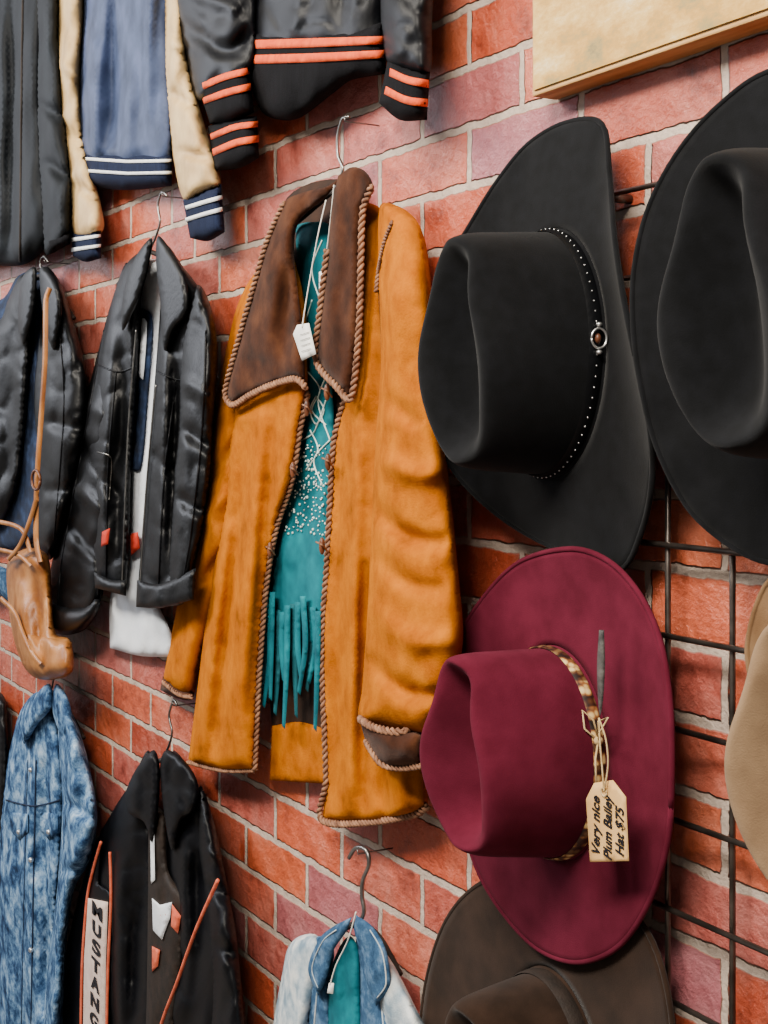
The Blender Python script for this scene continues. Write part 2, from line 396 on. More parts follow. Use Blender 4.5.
# ------------------------------------------------------------ hats
def hat(name,label,cx,cy,nb,a,b,H,roll,lean,outer,mat,band,dent=(.045,.036,.35),group='felt hats on the wire grid',cmat=None,front=1):
    C=W(cx,cy,nb); root=thing(name,tuple(C),label,'hat',group)
    cr,sr=math.cos(roll),math.sin(roll)
    def place(q,p,h):
        t=h/H
        return Vector((C.x+q*cr-p*sr+lean[0]*t,C.y-h,C.z+q*sr+p*cr+lean[1]*t))
    prof=[(1.03,0),(1.0,.03),(.99,.1),(.985,.2),(.975,.32),(.965,.45),(.955,.58),(.945,.7),(.93,.81),(.905,.89),(.87,.95),(.82,.985),(.76,1.0),(.70,1.0),(.63,1.0),(.56,1.0),(.49,1.0),(.42,1),(.35,1),(.28,1),(.21,1),(.14,1),(.07,1)]
    NS=96
    def cp(phi,r,t,extra=0):
        q=b*math.cos(phi)*r; p=a*math.sin(phi)*r
        pf=p*front
        k=math.exp(-((pf-.5*a)/(.42*a))**2)
        side=dent[2]*k*max(0,(t-.3)/.7)**1.6
        taper=1-.10*t
        q*=(1-side)*taper; 
        h=H*t
        top=min(1,max(0,(t-.9)/.08))
        e=abs(p)/(.86*a); env=max(0,1-e**5)
        wq=dent[1]*(1-.35*k)
        h-=dent[0]*math.exp(-(q/wq)**2)*env*top
        h+=H*.07*max(0,(t-.6)/.4)*((pf/a)*.9)*1.0
        if extra:
            L=math.hypot(q,p); q+=extra*q/L; p+=extra*p/L
        return place(q,p,h)
    g=Geom(); V=[];Fc=[]
    for r,t in prof:
        for k in range(NS): V.append(cp(2*math.pi*k/NS,r,t))
    R=len(prof)
    for i in range(R-1):
        for k in range(NS):
            A=i*NS+k;B=i*NS+(k+1)%NS
            Fc.append([A,A+NS,B+NS,B])
    V.append(cp(0,0.0001,1)); c=len(V)-1
    for k in range(NS): Fc.append([(R-1)*NS+k,c,(R-1)*NS+(k+1)%NS])
    Fc=[f[::-1] for f in Fc]
    g.add(V,Fc,cmat or mat); ob=g.finish('crown',root)
    md=ob.modifiers.new('sub','SUBSURF'); md.levels=1; md.render_levels=1
    P2=crom([p[:2] for p in outer],True,5)
    nn=[]; m=len(outer)
    for i in range(m):
        d=np.linalg.norm(np.array(outer[(i+1)%m][:2],float)-np.array(outer[i][:2],float)); k=max(1,int(round(d/5)))
        for j in range(k):
            t=j/k; t=t*t*(3-2*t); nn.append(outer[i][2]*(1-t)+outer[(i+1)%m][2]*t)
    O=[W(p[0],p[1],q) for p,q in zip(P2,nn)]
    ang=np.array([math.atan2(o.z-C.z,o.x-C.x) for o in O]); od=np.argsort(ang)
    OA=np.array([list(O[i]) for i in od]); ang=ang[od]
    V=[];Fc=[];NB=144; RK=14
    for j in range(RK+1):
        t=j/RK
        for k in range(NB):
            ph=2*math.pi*k/NB
            I=place(b*1.03*math.cos(ph),a*1.03*math.sin(ph),0)
            th=math.atan2(I.z-C.z,I.x-C.x)
            o=Vector([np.interp(th,ang,OA[:,c],period=2*math.pi) for c in range(3)])
            q=I.lerp(o,t)
            q.y=I.y+(o.y-I.y)*(t**2.0)
            V.append(q)
    for j in range(RK):
        for k in range(NB):
            A=j*NB+k;B=j*NB+(k+1)%NB
            Fc.append([A,B,B+NB,A+NB])
    g=Geom(); g.add(V,Fc,mat)
    g.tube([V[RK*NB+k] for k in list(range(NB))+[0]],.0016,mat,6)
    ob=g.finish('brim',root)
    md=ob.modifiers.new('solid','SOLIDIFY'); md.thickness=.003; md.offset=0
    if band:
        bm,h0,h1=band; V=[];Fc=[]
        ts=np.linspace(h0,h1,5)
        for e,t in enumerate(ts):
            ex=.0028 if 0<e<4 else .0012
            r=np.interp(t,[p[1] for p in prof[:10]],[p[0] for p in prof[:10]])
            for k in range(NS): V.append(cp(2*math.pi*k/NS,r,t,ex))
        for i in range(4):
            for k in range(NS):
                A=i*NS+k;B=i*NS+(k+1)%NS; Fc.append([A,B,B+NS,A+NS])
        g=Geom(); g.add(V,Fc,bm); g.finish('hat_band',root)
    return root,cp,prof
bh,cpB,prB=hat('cowboy_hat','black felt cowboy hat with studded leather band and silver buckle',552,354,.05,.13,.09,.134,math.radians(-3),(0,0.0),
 [(602,124,.045),(609,170,.055),(615,240,.075),(624,300,.085),(640,380,.085),(650,430,.08),(652,480,.065),(642,530,.05),(620,570,.042),(575,557,.042),(520,530,.045),(475,495,.06),(445,455,.075),(434,400,.09),(434,330,.09),(446,270,.08),(472,222,.065),(500,178,.055),(530,143,.045),(568,122,.042)],
 'felt_black',('leather',.03,.15))
g=Geom()
for k in range(150):
    ph=2*math.pi*k/150; 
    if abs(((ph+math.pi)%(2*math.pi))-math.pi-.12)<.12: continue
    if k%2==0: g.ball(cpB(ph,.985,.09,.004),.0010,'silver',seg=6,ri=4)
g.finish('band_stud',bh,'row of tiny silver studs')['kind']='stuff'
g=Geom(); c=cpB(.12,.985,.09,.005)
g.ball(c,.0035,'toggle',(1,1,1.5)); 
ring=[c+Vector((.002,0,0))+Vector((-.25*.008*math.cos(a),-.008*math.cos(a),.010*math.sin(a))) for a in np.linspace(0,2*math.pi,25)]
g.tube(ring,.0013,'silver'); g.ball(c+Vector((.002,.0,-.014)),.0035,'silver',(1,1,.7)); g.ball(c+Vector((.002,.0,.014)),.0035,'silver',(1,1,.7))
g.finish('band_buckle',bh,'engraved silver buckle')
hat('cowboy_hat','large plain black felt cowboy hat with wide brim on wire grid',832,308,.05,.130,.094,.136,0,(0,0),
 [(768,72,.055),(720,105,.06),(680,150,.065),(650,205,.075),(635,265,.085),(633,320,.09),(640,380,.09),(658,450,.08),(690,510,.065),(730,545,.055),(768,562,.05),(850,566,.045),(930,540,.05),(990,460,.06),(1010,350,.07),(1000,240,.07),(960,140,.06),(900,85,.05),(840,62,.05)],
 'felt_black',('ribbon',.03,.16),dent=(.05,.038,.35))
ph_,cpP,prP=hat('cowboy_hat','plum red felt cowboy hat with patterned band and price tag',555,752,.05,.111,.089,.136,math.radians(-3),(0,.013),
 [(572,549,.06),(610,562,.06),(640,595,.06),(660,640,.062),(670,700,.066),(672,770,.066),(668,840,.062),(650,900,.055),(620,945,.05),(580,962,.05),(540,950,.05),(505,915,.05),(478,870,.052),(464,820,.055),(458,760,.055),(455,700,.055),(460,640,.055),(482,600,.055),(520,562,.056)],
 'felt_plum',('snake',.03,.13),dent=(.05,.036,.4))
g=Geom()
bx=Vector(cpP(.3,.985,.1,.006))
def off(dx,dy,dz): return bx+Vector((dx,dy,dz))
for s_ in (-1,1):
    g.tube([off(0,0,0),off(.012*s_+.005,-.012,.012),off(.02*s_+.01,-.012,.03),off(.004*s_+.006,-.008,.022),off(0,0,.002)],.0011,'twine')
g.tube([off(0,0,0),off(.008,-.01,-.015),off(.012,-.012,-.04)],.0011,'twine')
g.ball(bx,.005,'twine')
g.finish('twine_bow',ph_,'natural twine bow tied around the band')
g=Geom(); g.panel([(599,630,1),(604,630,1),(605,665),(603,700),(600,716),(598,700),(597,665)],'quill',n=.085,puff=.002,w=3,th=.002,g=3)
g.finish('feather',ph_,'dark slim quill tucked in the band')
tg=thing('price_tag',tuple(W(606,820,.09)),'kraft card price tag with black handwriting hanging from plum hat','tag')
g=Geom(); NT=.094
g.panel([(594,783,1),(613,780,1),(626,797,1),(629,861,1),(590,862,1),(586,799,1)],'kraft',n=NT,puff=.0,w=3,th=.0012,g=6)
g.finish('card',tg)
g=Geom(); c=W(604,792,NT+.001); g.tube([c+Vector((.004*math.cos(a),0,.004*math.sin(a))) for a in np.linspace(0,2*math.pi,20)],.0011,'twine')
g.finish('eyelet',tg)
g=Geom(); g.line([(599,718,.098),(606,740,.1),(608,765,.098),(604,792,.097)],'twine',.0009); g.line([(599,718,.098),(600,742,.1),(602,765,.098),(604,792,.097)],'twine',.0009)
g.finish('tag_string',tg)
for s_,x,y,wd in (('Very nice',596,826,.056),('Plum Bailey',608,828,.062),('Hat $75',620,832,.046)):
    text(s_,W(x,y,NT+.0008),.017,'ink',tg,'handwriting',roll=math.pi/2,width=wd,shear=.25,bold=.0002)
hat('cowboy_hat','dark brown felt cowboy hat hanging beneath the plum hat',552,1092,.04,.13,.092,.12,0,(0,.0),
 [(421,1040,.05),(428,975,.045),(448,918,.04),(480,884,.038),(530,870,.036),(590,880,.036),(635,915,.038),(658,955,.042),(672,1020,.05),(672,1100,.055),(655,1180,.05),(600,1240,.04),(550,1245,.04),(490,1220,.045),(450,1170,.05),(428,1100,.055)],
 'felt_brown',('ribbon',.03,.18))
hat('cowboy_hat','tan felt cowboy hat with creased crown hanging on wire grid',906,746,.05,.12,.09,.135,0,(0,0),
 [(748,645,.06),(768,583,.055),(810,562,.05),(880,560,.05),(980,600,.055),(1050,700,.06),(1055,820,.06),(1000,930,.055),(900,970,.05),(830,950,.05),(795,900,.055),(775,830,.06),(764,760,.06),(756,700,.06)],
 'felt_tan',('ribbon',.03,.14),dent=(.045,.036,.35),cmat='felt_tan_light')
# ------------------------------------------------------------ hangers
def hanger(hook,arms,label,n=.035,mat='chrome',r=.0022,armr=.003,nail=None):
    r0=thing('clothes_hanger',tuple(W(hook[0][0],hook[0][1],n)),label,'hanger','hangers on the brick wall')
    g=Geom(); g.line([(p[0],p[1],n) for p in hook],mat,r,step=3); g.finish('hook',r0,'bent metal hook')
    if arms:
        g=Geom(); g.line([(p[0],p[1],n-.006) for p in arms],'ribbon',armr*1.5,step=5); g.finish('shoulder_bar',r0)
    hx,hy=nail
    q=W(hx,hy,n)
    g=Geom(); g.tube([(q.x,0.0,q.z-.001),(q.x,-n-.003,q.z-.001),(q.x,-n-.004,q.z+.005)],.0011,'chrome'); o=g.finish('wall_hook')
    o['label']='small steel nail hook driven into the brick wall'; o['category']='hook'; o['group']='nail hooks in the brick wall'
    return r0
# ------------------------------------------------------------ suede jacket
J=thing('suede_jacket',tuple(W(330,820,.03)),'mustard suede western jacket with brown collar and braided trim','jacket')
g=Geom()
g.panel([(283,205),(345,180),(372,230),(372,500),(362,720),(330,784,1),(270,780,1),(272,728),(262,600),(270,420)],'lining',n=.018,puff=.004,w=10,th=.008,g=8)
g.panel([(272,726,1),(300,722),(328,730,1),(328,784,1),(270,780,1)],'suede',n=.024,puff=.004,w=8,th=.004,wr=(.006,12,60))
g.finish('back_panel',J,'brown lined back of the jacket')
g=Geom()
sl=g.panel([(272,258),(250,280),(236,310),(222,370),(206,450),(190,540),(176,612),(163,680,1),(178,694),(194,696,1),(204,650),(222,580),(240,480),(250,400),(268,330)],'suede',n=.028,puff=.04,w=22,wr=(.012,20,90),folds=[([(208,482),(242,435)],6,-.016),([(190,600),(226,550)],6,-.016),([(222,410),(246,375)],6,-.012),([(200,520),(230,490)],6,.010)],g=4)
g.finish('sleeve',J)
g=Geom(); cf=g.panel([(163,676,1),(180,688),(195,690,1),(191,700),(176,698),(160,690,1)],'suede_brown',n=.03,puff=.03,w=12,g=3)
g.finish('cuff',J,'brown suede cuff')
g=Geom()
fl=g.panel([(262,262),(285,240),(304,300),(308,390,1),(300,430),(292,480),(276,530),(266,590),(259,680),(255,770,1),(222,770),(188,762,1),(196,700),(206,620),(222,510),(234,400)],'suede',n=.052,puff=.02,w=14,wr=(.010,24,200),
 folds=[([(262,410),(250,560),(236,765)],8,.018),([(246,420),(234,560),(214,760)],6,-.018),([(276,400),(264,540),(250,720)],6,-.014),([(228,520),(214,640),(202,750)],6,.012)],g=4)
g.line([(226,470),(215,540),(206,610)],'suede_brown',.0013,over=fl,off=.0005)
g.finish('front_panel',J)
g=Geom()
fr=g.panel([(362,205),(392,215),(425,240),(436,400),(436,600),(424,700),(428,806,1),(415,814),(370,822),(322,820,1),(326,780),(322,650),(327,560),(330,500),(334,440),(346,390),(355,330),(358,260)],'suede',n=.040,puff=.02,w=14,wr=(.010,24,220),
 folds=[([(362,380),(354,560),(348,815)],7,.022),([(366,260),(366,420)],8,.012),([(340,420),(337,600),(333,815)],6,-.018),([(352,480),(345,660),(341,815)],5,-.012),([(398,725),(404,822)],8,.018),([(380,730),(384,822)],6,-.018),([(366,560),(366,815)],6,-.018)],g=4)
g.finish('front_panel',J)
g=Geom()
sr_=g.panel([(380,206),(402,208),(420,226),(428,262),(434,330),(440,410),(450,490),(459,580),(463,640),(452,688),(432,728),(422,736),(362,722),(362,690),(367,620),(371,540),(375,450),(381,360),(379,280)],'suede',n=.074,puff=.045,w=28,wr=(.012,34,80),
 folds=[([(370,500),(405,535),(448,545)],7,-.022),([(374,455),(415,475),(446,468)],8,.016),([(366,600),(408,640),(458,640)],9,.016),([(366,655),(405,692),(444,694)],7,-.022),([(374,552),(405,582),(446,590)],7,-.014),([(384,395),(420,428)],7,-.014),([(386,240),(394,340),(392,430)],8,.010)],g=4)
g.line([(379,290),(382,360),(376,450),(372,540),(368,620),(363,700)],'suede_brown',.0013,n=.072)
g.finish('sleeve',J)
g=Geom()
g.braid([(392,222),(384,244),(379,268),(376,292)],'braid',over=sr_,off=.002,R=.0022,pitch=.012)
g.finish('shoulder_lacing',J,'laced leather stitching at shoulder')
g=Geom()
cr_=g.panel([(359,716,1),(390,726),(425,732,1),(423,768,1),(395,769),(378,764),(366,742)],'suede_brown',n=.086,puff=.036,w=24,wr=(.006,12,12))
g.braid([(360,719),(375,728),(400,732),(424,724)],'braid',over=cr_,off=.005)
g.braid([(366,742),(380,763),(398,768),(422,766)],'braid',over=cr_,off=.004,R=.0026)
g.finish('cuff',J,'turned back brown suede cuff with braided edge')
g=Geom()
cl=g.panel([(346,172,1),(328,186),(305,192),(284,202),(270,235),(258,275),(244,325),(226,392),(232,404),(250,394),(272,384),(296,378),(305,386,1),(304,350),(299,300),(294,250),(300,220),(325,198)],'suede_brown',n=.078,puff=.010,w=10,th=.01,wr=(.010,18,60),folds=[([(298,215),(275,290),(260,360)],12,.010),([(290,260),(284,360)],8,-.008)],g=4)
cl2=g.panel([(338,176,1),(352,167),(366,172),(373,188),(362,210),(360,260),(358,330),(350,397,1),(336,384),(317,358),(321,310),(327,260),(332,205)],'suede_brown',n=.082,puff=.010,w=9,th=.01,wr=(.010,14,60),g=4)
g.finish('collar',J,'wide brown suede collar')
g=Geom()
g.braid([(284,203),(268,238),(256,278),(242,327),(225,392),(232,405),(250,395),(272,385),(296,379),(306,388)],'braid',n=.084)
g.braid([(372,186),(363,210),(361,260),(359,330),(351,398),(336,386),(316,360),(320,310),(327,250)],'braid',n=.088)
g.braid([(308,392),(300,430),(292,480),(276,530),(266,590),(259,680),(255,770)],'braid',n=.058)
g.braid([(255,770),(222,770),(188,762)],'braid',n=.056,R=.0026)
g.braid([(346,395),(334,440),(330,500),(327,560),(322,650),(326,780),(322,820),(370,822),(415,814),(428,806)],'braid',n=.048)
g.braid([(163,682),(178,694),(192,697)],'braid',n=.052,R=.0026)
g.finish('braided_trim',J,'braided tan leather edging')
for (x,y) in ((307,408),(293,470),(270,550),(328,462),(327,392),(322,546)):
    g=Geom(); c=W(x,y,.068); g.ball(c,.008,'toggle',(.55,.55,1.5),seg=10,ri=8)
    g.line([(x-6,y-4,.06),(x,y-1,.074),(x+5,y+5,.06)],'braid',.0014,step=2)
    g.finish('toggle_button',J,'horn toggle with leather loop')
T=thing('price_tag',tuple(W(305,343,.09)),'small white price tag on string hanging from suede jacket','tag')
g=Geom(); g.panel([(297,325,1),(309,323,1),(316,354,1),(302,361,1),(293,334,1)],'white',n=.1,puff=0,w=3,th=.001,g=6)
for k in range(4): g.line([(300+k*.5,335+k*5.5,.1015),(309+k*.6,332+k*5.5,.1015)],'quill',.0004)
g.finish('card',T)
g=Geom(); g.line([(326,200,.091),(318,235,.098),(308,290,.1),(302,328,.102)],'string',.0009); g.finish('tag_string',T)
T=thing('price_tag',tuple(W(322,290,.06)),'small white price tag on string hanging inside suede jacket','tag')
g=Geom(); g.panel([(319,272,1),(328,268,1),(328,300,1),(322,306,1),(319,300,1)],'white',n=.06,puff=0,w=3,th=.001,g=6); g.finish('card',T)
g=Geom(); g.line([(334,185,.084),(330,225,.075),(324,272,.062)],'string',.0009); g.finish('tag_string',T)
# ------------------------------------------------------------ teal top
B=thing('teal_blouse',tuple(W(300,740,.03)),'teal western blouse with embroidery and long fringe under jacket','shirt')
g=Geom()
tb=g.panel([(296,228),(312,222),(330,226),(334,260),(330,340),(334,420),(334,520),(328,600),(326,650,1),(262,650,1),(266,600),(278,530),(292,470),(304,400),(302,320)],'teal',n=.03,puff=.010,w=12,th=.006,g=4,wr=(.016,10,90))
g.finish('bodice',B)
g=Geom()
rp=[[(312,300),(305,330),(318,350),(330,340)],[(308,372),(320,390),(312,410),(326,425)],[(330,370),(318,400),(330,440)],[(310,430),(318,450),(306,470)],[(322,240),(312,270),(320,300)],[(326,400),(314,432),(302,440)],[(330,440),(314,460),(322,484)],[(316,396),(324,410),(316,424),(310,410),(316,396)]]
for p in rp: g.line(p,'thread',.0011,over=tb,off=.001,step=3)
pts=[]
for i in range(150):
    y=440+random.random()*95; pts.append((random.uniform(296-(y-440)*.14,328),y))
for c0 in ((308,455),(318,480),(304,492),(316,512),(300,520),(322,528)):
    for k in range(9):
        a=2*math.pi*k/9; pts.append((c0[0]+4.2*math.cos(a),c0[1]+7*math.sin(a)))
nv=tb(pts)
for (x,y),q in zip(pts,nv): g.ball(W(x,y,float(q)+.001),random.uniform(.0012,.0021),'thread' if random.random()<.6 else 'silver',seg=5,ri=3)
g.finish('embroidery',B,'pale stitched scrolls and tiny silver studs')['kind']='stuff'
g=Geom()
random.seed(12)
for i in range(13):
    x0=259+i*5.1; L=random.uniform(684,738); dx=random.uniform(-5,5); dm=random.uniform(-3,3)
    L-= (12-i)*1.2; y0=596+random.uniform(-6,16)
    g.panel([(x0,y0,1),(x0+6,y0,1),(x0+6.2+dm,(y0+L)/2),(x0+4.6+dx,L,1),(x0+1.4+dx,L-4,1),(x0+.6+dm,(y0+L)/2)],'teal' if i%3 else 'tealdark',n=.044+.004*(i%3),puff=.003,w=3,th=.003,g=4)
g.finish('fringe',B,'long cut fringe along the hem')
hanger([(349,117),(343,118),(338,135),(338,155),(343,168),(340,178),(334,192)],[(285,232),(318,204),(334,192),(352,204),(372,226)],'dark hanger with steel hook holding the suede jacket',n=.05,nail=(347,121))
# ------------------------------------------------------------ varsity jacket with orange stripes
V_=thing('varsity_jacket',tuple(W(310,110,.03)),'black satin varsity jacket with orange striped ribbed cuffs and hem','jacket')
g=Geom()
vb=g.panel([(236,-150),(395,-150),(390,-40),(384,30),(384,52),(250,58),(246,30),(244,-40)],'satin',n=.03,puff=.04,w=30,wr=(.014,26,60),folds=[([(300,-40),(296,40)],7,.010),([(340,-40),(344,36)],7,-.010)])
g.finish('body',V_)
g=Geom()
vh=g.panel([(248,28,1),(385,20,1),(386,74,1),(352,80),(335,92),(300,118),(280,120),(262,112),(248,80,1)],'blackknit',n=.038,puff=.035,w=26,wr=(.010,18,40))
for ya,yb in ((40,36),(55,50)):
    g.panel([(251,ya,1),(318,ya-2),(384,yb,1),(384,yb+8,1),(318,ya+7),(251,ya+9,1)],'orange',over=vh,off=.002,puff=.001,w=3,th=.003,g=4)
g.finish('hem_band',V_,'ribbed black hem with two orange stripes')
g=Geom()
vs=g.panel([(166,-130),(240,-150),(256,-60),(258,30),(252,72),(224,92),(198,100),(186,60),(176,20)],'satin',n=.05,puff=.04,w=30,wr=(.016,26,36),folds=[([(180,20),(225,50),(252,30)],7,-.014),([(185,-10),(240,10)],7,.012)])
g.finish('sleeve',V_)
g=Geom()
vc=g.panel([(196,80,1),(222,66),(249,60,1),(254,112,1),(232,122),(210,124,1)],'blackknit',n=.056,puff=.035,w=18,g=4)
g.panel([(198,84,1),(225,73),(250,67,1),(250,74,1),(226,80),(200,91,1)],'orange',over=vc,off=.002,puff=.001,w=3,th=.003,g=4)
g.panel([(202,98,1),(226,89),(251,83,1),(251,90,1),(228,96),(204,104,1)],'orange',over=vc,off=.002,puff=.001,w=3,th=.003,g=4)
g.finish('side_hem',V_,'folded ribbed hem with orange stripes')
g=Geom()
vc=g.panel([(208,126,1),(232,118),(257,116,1),(259,158,1),(240,168),(214,171,1)],'blackknit',n=.052,puff=.035,w=18,g=4)
g.panel([(210,134,1),(234,124),(258,121,1),(258,127,1),(236,130),(211,140,1)],'orange',over=vc,off=.002,puff=.001,w=3,th=.003,g=4)
g.panel([(212,149,1),(236,139),(259,135,1),(259,142,1),(238,146),(213,156,1)],'orange',over=vc,off=.002,puff=.001,w=3,th=.003,g=4)
g.finish('cuff',V_,'ribbed black cuff with orange stripes')
g=Geom()
g.panel([(385,-150),(432,-130),(436,-60),(432,20),(430,72),(408,74),(386,60),(380,0),(382,-80)],'satin',n=.052,puff=.04,w=24,wr=(.014,24,36))
g.finish('sleeve',V_)
g=Geom()
vc=g.panel([(388,58,1),(410,66),(430,72,1),(427,120,1),(400,120),(379,103,1)],'blackknit',n=.056,puff=.035,w=18,g=4)
g.panel([(390,68,1),(408,76),(429,80,1),(429,88,1),(408,84),(389,76,1)],'orange',over=vc,off=.002,puff=.001,w=3,th=.003,g=4)
g.panel([(386,86,1),(406,96),(428,99,1),(428,107,1),(406,104),(384,94,1)],'orange',over=vc,off=.002,puff=.001,w=3,th=.003,g=4)
g.finish('cuff',V_,'ribbed black cuff with orange stripes')
# ------------------------------------------------------------ bomber with cream sleeves
C_=thing('letterman_jacket',tuple(W(130,250,.03)),'slate blue letterman jacket with cream leather sleeves','jacket')
g=Geom()
g.panel([(82,-120),(170,-120),(172,-20),(172,80),(170,160),(128,166),(84,160),(78,100),(82,20)],'blueknit',n=.03,puff=.035,w=22,wr=(.022,14,90),folds=[([(115,-60),(112,150)],7,-.02),([(150,-60),(148,150)],6,.016),([(98,40),(96,158)],5,.010)],g=4)
g.finish('body',C_)
g=Geom()
h=g.panel([(82,148,1),(128,152),(172,150,1),(172,186,1),(130,190),(98,188),(82,182,1)],'navyrib',n=.036,puff=.03,w=18)
for y in (160,172):
    g.panel([(83,y-3,1),(128,y,1),(172,y-1,1),(172,y+2,1),(128,y+3,1),(83,y,1)],'whiteknit',over=h,off=.002,puff=.001,w=3,th=.003,g=4)
g.finish('hem_band',C_,'navy ribbed hem with white stripes')
g=Geom()
g.panel([(60,-110),(84,-100),(84,0),(80,80),(84,140),(101,205),(102,232),(72,236),(66,180),(56,100),(54,0)],'cream',n=.035,puff=.04,w=16,wr=(.016,14,34),g=4,folds=[([(60,120),(84,150)],5,-.012),([(70,180),(98,200)],5,-.012),([(58,60),(80,80)],5,.010)])
g.finish('sleeve',C_,'cream leather sleeve')
g=Geom()
h=g.panel([(71,232,1),(101,228,1),(101,258,1),(86,262),(73,256,1)],'navyrib',n=.045,puff=.025,w=12,g=4)
for y in (240,250): g.panel([(71,y-2,1),(101,y-6,1),(101,y-3,1),(71,y+2,1)],'whiteknit',over=h,off=.002,puff=.001,w=3,th=.003,g=4)
g.finish('cuff',C_,'navy ribbed cuff with white stripe')
g=Geom()
g.panel([(166,-110),(196,-60),(184,0),(190,70),(206,130),(221,184),(204,194),(184,200),(172,150),(164,60)],'cream',n=.04,puff=.04,w=16,wr=(.016,14,34),g=4,folds=[([(168,90),(196,110)],5,-.012),([(176,150),(212,160)],5,-.012),([(166,40),(186,50)],5,.010)])
g.finish('sleeve',C_,'cream leather sleeve')
g=Geom()
h=g.panel([(183,200,1),(202,190),(221,184,1),(225,232,1),(208,241),(190,238,1)],'navyrib',n=.048,puff=.028,w=14,g=4)
for y in (206,218): g.panel([(185,y,1),(204,y-6),(222,y-11,1),(223,y-7,1),(205,y-2),(186,y+4,1)],'whiteknit',over=h,off=.002,puff=.001,w=3,th=.003,g=4)
g.finish('cuff',C_,'navy ribbed cuff with white stripe')
# ------------------------------------------------------------ charcoal jacket
P_=thing('nylon_jacket',tuple(W(30,260,.03)),'charcoal nylon jacket with long sleeves hanging on brick wall','jacket')
g=Geom()
pb=g.panel([(-70,-110),(40,-110),(46,0),(44,120),(50,235),(30,262),(0,266),(-70,262)],'puffer',n=.03,puff=.05,w=22,wr=(.02,14,80),folds=[([(15,-50),(10,260)],6,-.02)],g=4)
g.line([(24,-60),(22,60),(20,262)],'ribbon',.003,over=pb,off=.001)
g.finish('body',P_)
g=Geom()
g.panel([(36,-110),(62,-90),(61,20),(64,100),(72,170),(72,228),(62,248),(44,252),(36,150),(34,20)],'puffer',n=.04,puff=.05,w=16,wr=(.016,12,34),g=4,folds=[([(36,100),(62,120)],5,-.012),([(44,160),(70,180)],5,-.012)])
g.finish('sleeve',P_)
g=Geom(); g.panel([(45,238,1),(72,228,1),(70,244,1),(46,256,1)],'blackknit',n=.05,puff=.04,w=10,g=4); g.finish('cuff',P_,'dark elastic cuff')
# ------------------------------------------------------------ leather jacket (middle left)
def jk(name,loc,label): return thing(name,tuple(loc),label,'jacket')
L_=jk('leather_jacket',W(130,630,.03),'black leather jacket open over white printed t-shirt on hanger')
g=Geom()
ls=g.panel([(128,265),(112,300),(96,360),(76,440),(60,520),(46,600),(50,628),(64,634),(84,628),(100,604),(112,540),(120,470),(124,380)],'leather',n=.03,puff=.05,w=24,wr=(.024,18,40),folds=[([(80,440),(118,485)],6,-.020),([(66,520),(108,565)],6,-.020),([(86,400),(120,430)],6,.016),([(70,480),(112,520)],6,.016)])
g.line([(104,330),(84,440),(62,560),(56,628)],'satin',.0018,over=ls,off=.0005)
g.panel([(50,600,1),(82,606),(102,588,1),(98,612),(84,630),(64,635),(49,628)],'leather',n=.05,puff=.04,w=16)
g.finish('sleeve',L_)
g=Geom()
lf=g.panel([(148,252),(128,262),(112,300),(96,372),(88,450),(92,520),(94,582),(112,592),(126,592,1),(129,540),(131,470),(137,380),(141,300)],'leather',n=.05,puff=.03,w=16,wr=(.02,14,90),folds=[([(112,330),(105,460),(104,575)],6,.016),([(126,330),(118,560)],5,-.016),([(94,470),(124,500)],5,-.012)])
g.line([(98,365),(118,372),(136,366)],'satin',.0018,over=lf,off=.0005)
g.line([(116,372),(108,470),(106,580)],'satin',.0018,over=lf,off=.0005)
g.line([(136,330),(128,430),(122,585)],'chrome',.0012,n=.082)
g.line([(97,452),(111,458),(109,500)],'chrome',.0014,over=lf,off=.001)
g.finish('front_panel',L_)
g=Geom()
rf=g.panel([(164,246),(184,268),(204,296),(215,330),(216,380),(212,450),(198,540),(188,600),(160,606),(136,606,1),(140,560),(146,480),(153,400),(160,310)],'leather',n=.05,puff=.035,w=18,wr=(.02,16,90),folds=[([(168,330),(158,580)],6,.016),([(178,360),(170,580)],5,-.018),([(150,450),(180,480)],5,-.012)])
g.line([(158,372),(180,380),(200,370)],'satin',.0018,over=rf,off=.0005)
g.line([(176,380),(164,480),(158,600)],'satin',.0018,over=rf,off=.0005)
g.line([(156,385),(147,480),(139,600)],'chrome',.0012,n=.07)
g.finish('front_panel',L_)
g=Geom()
rs=g.panel([(196,286),(210,304),(217,345),(214,420),(208,500),(196,560),(186,590),(168,584),(172,500),(178,420),(182,340)],'leather',n=.064,puff=.05,w=16,wr=(.02,14,40),folds=[([(178,425),(214,450)],6,-.02),([(174,495),(208,515)],6,-.02),([(180,380),(214,400)],6,.014)])
g.line([(206,330),(202,430),(190,540),(182,586)],'satin',.0018,over=rs,off=.0005)
g.finish('sleeve',L_)
g=Geom()
g.panel([(94,572,1),(112,580),(127,580,1),(126,596,1),(95,588,1)],'leather',n=.085,puff=.01,w=8,g=4)
g.panel([(137,580,1),(160,584),(196,568,1),(194,600,1),(160,608),(136,607,1)],'leather',n=.1,puff=.01,w=8,g=4,wr=(.01,6,40))
g.finish('waist_band',L_,'gathered leather waistband')
g=Geom()
g.panel([(152,238),(136,256),(124,290),(122,330),(132,314),(140,296),(148,270)],'leather',n=.09,puff=.009,w=7,g=4)
g.panel([(158,236),(172,252),(186,280),(188,310),(174,330),(164,350),(160,300),(156,262)],'leather',n=.09,puff=.009,w=7,g=4)
g.finish('collar',L_,'folded black leather collar')
Q=thing('white_t_shirt',tuple(W(140,655,.03)),'white cotton t-shirt with red print worn under leather jacket','shirt')
g=Geom()
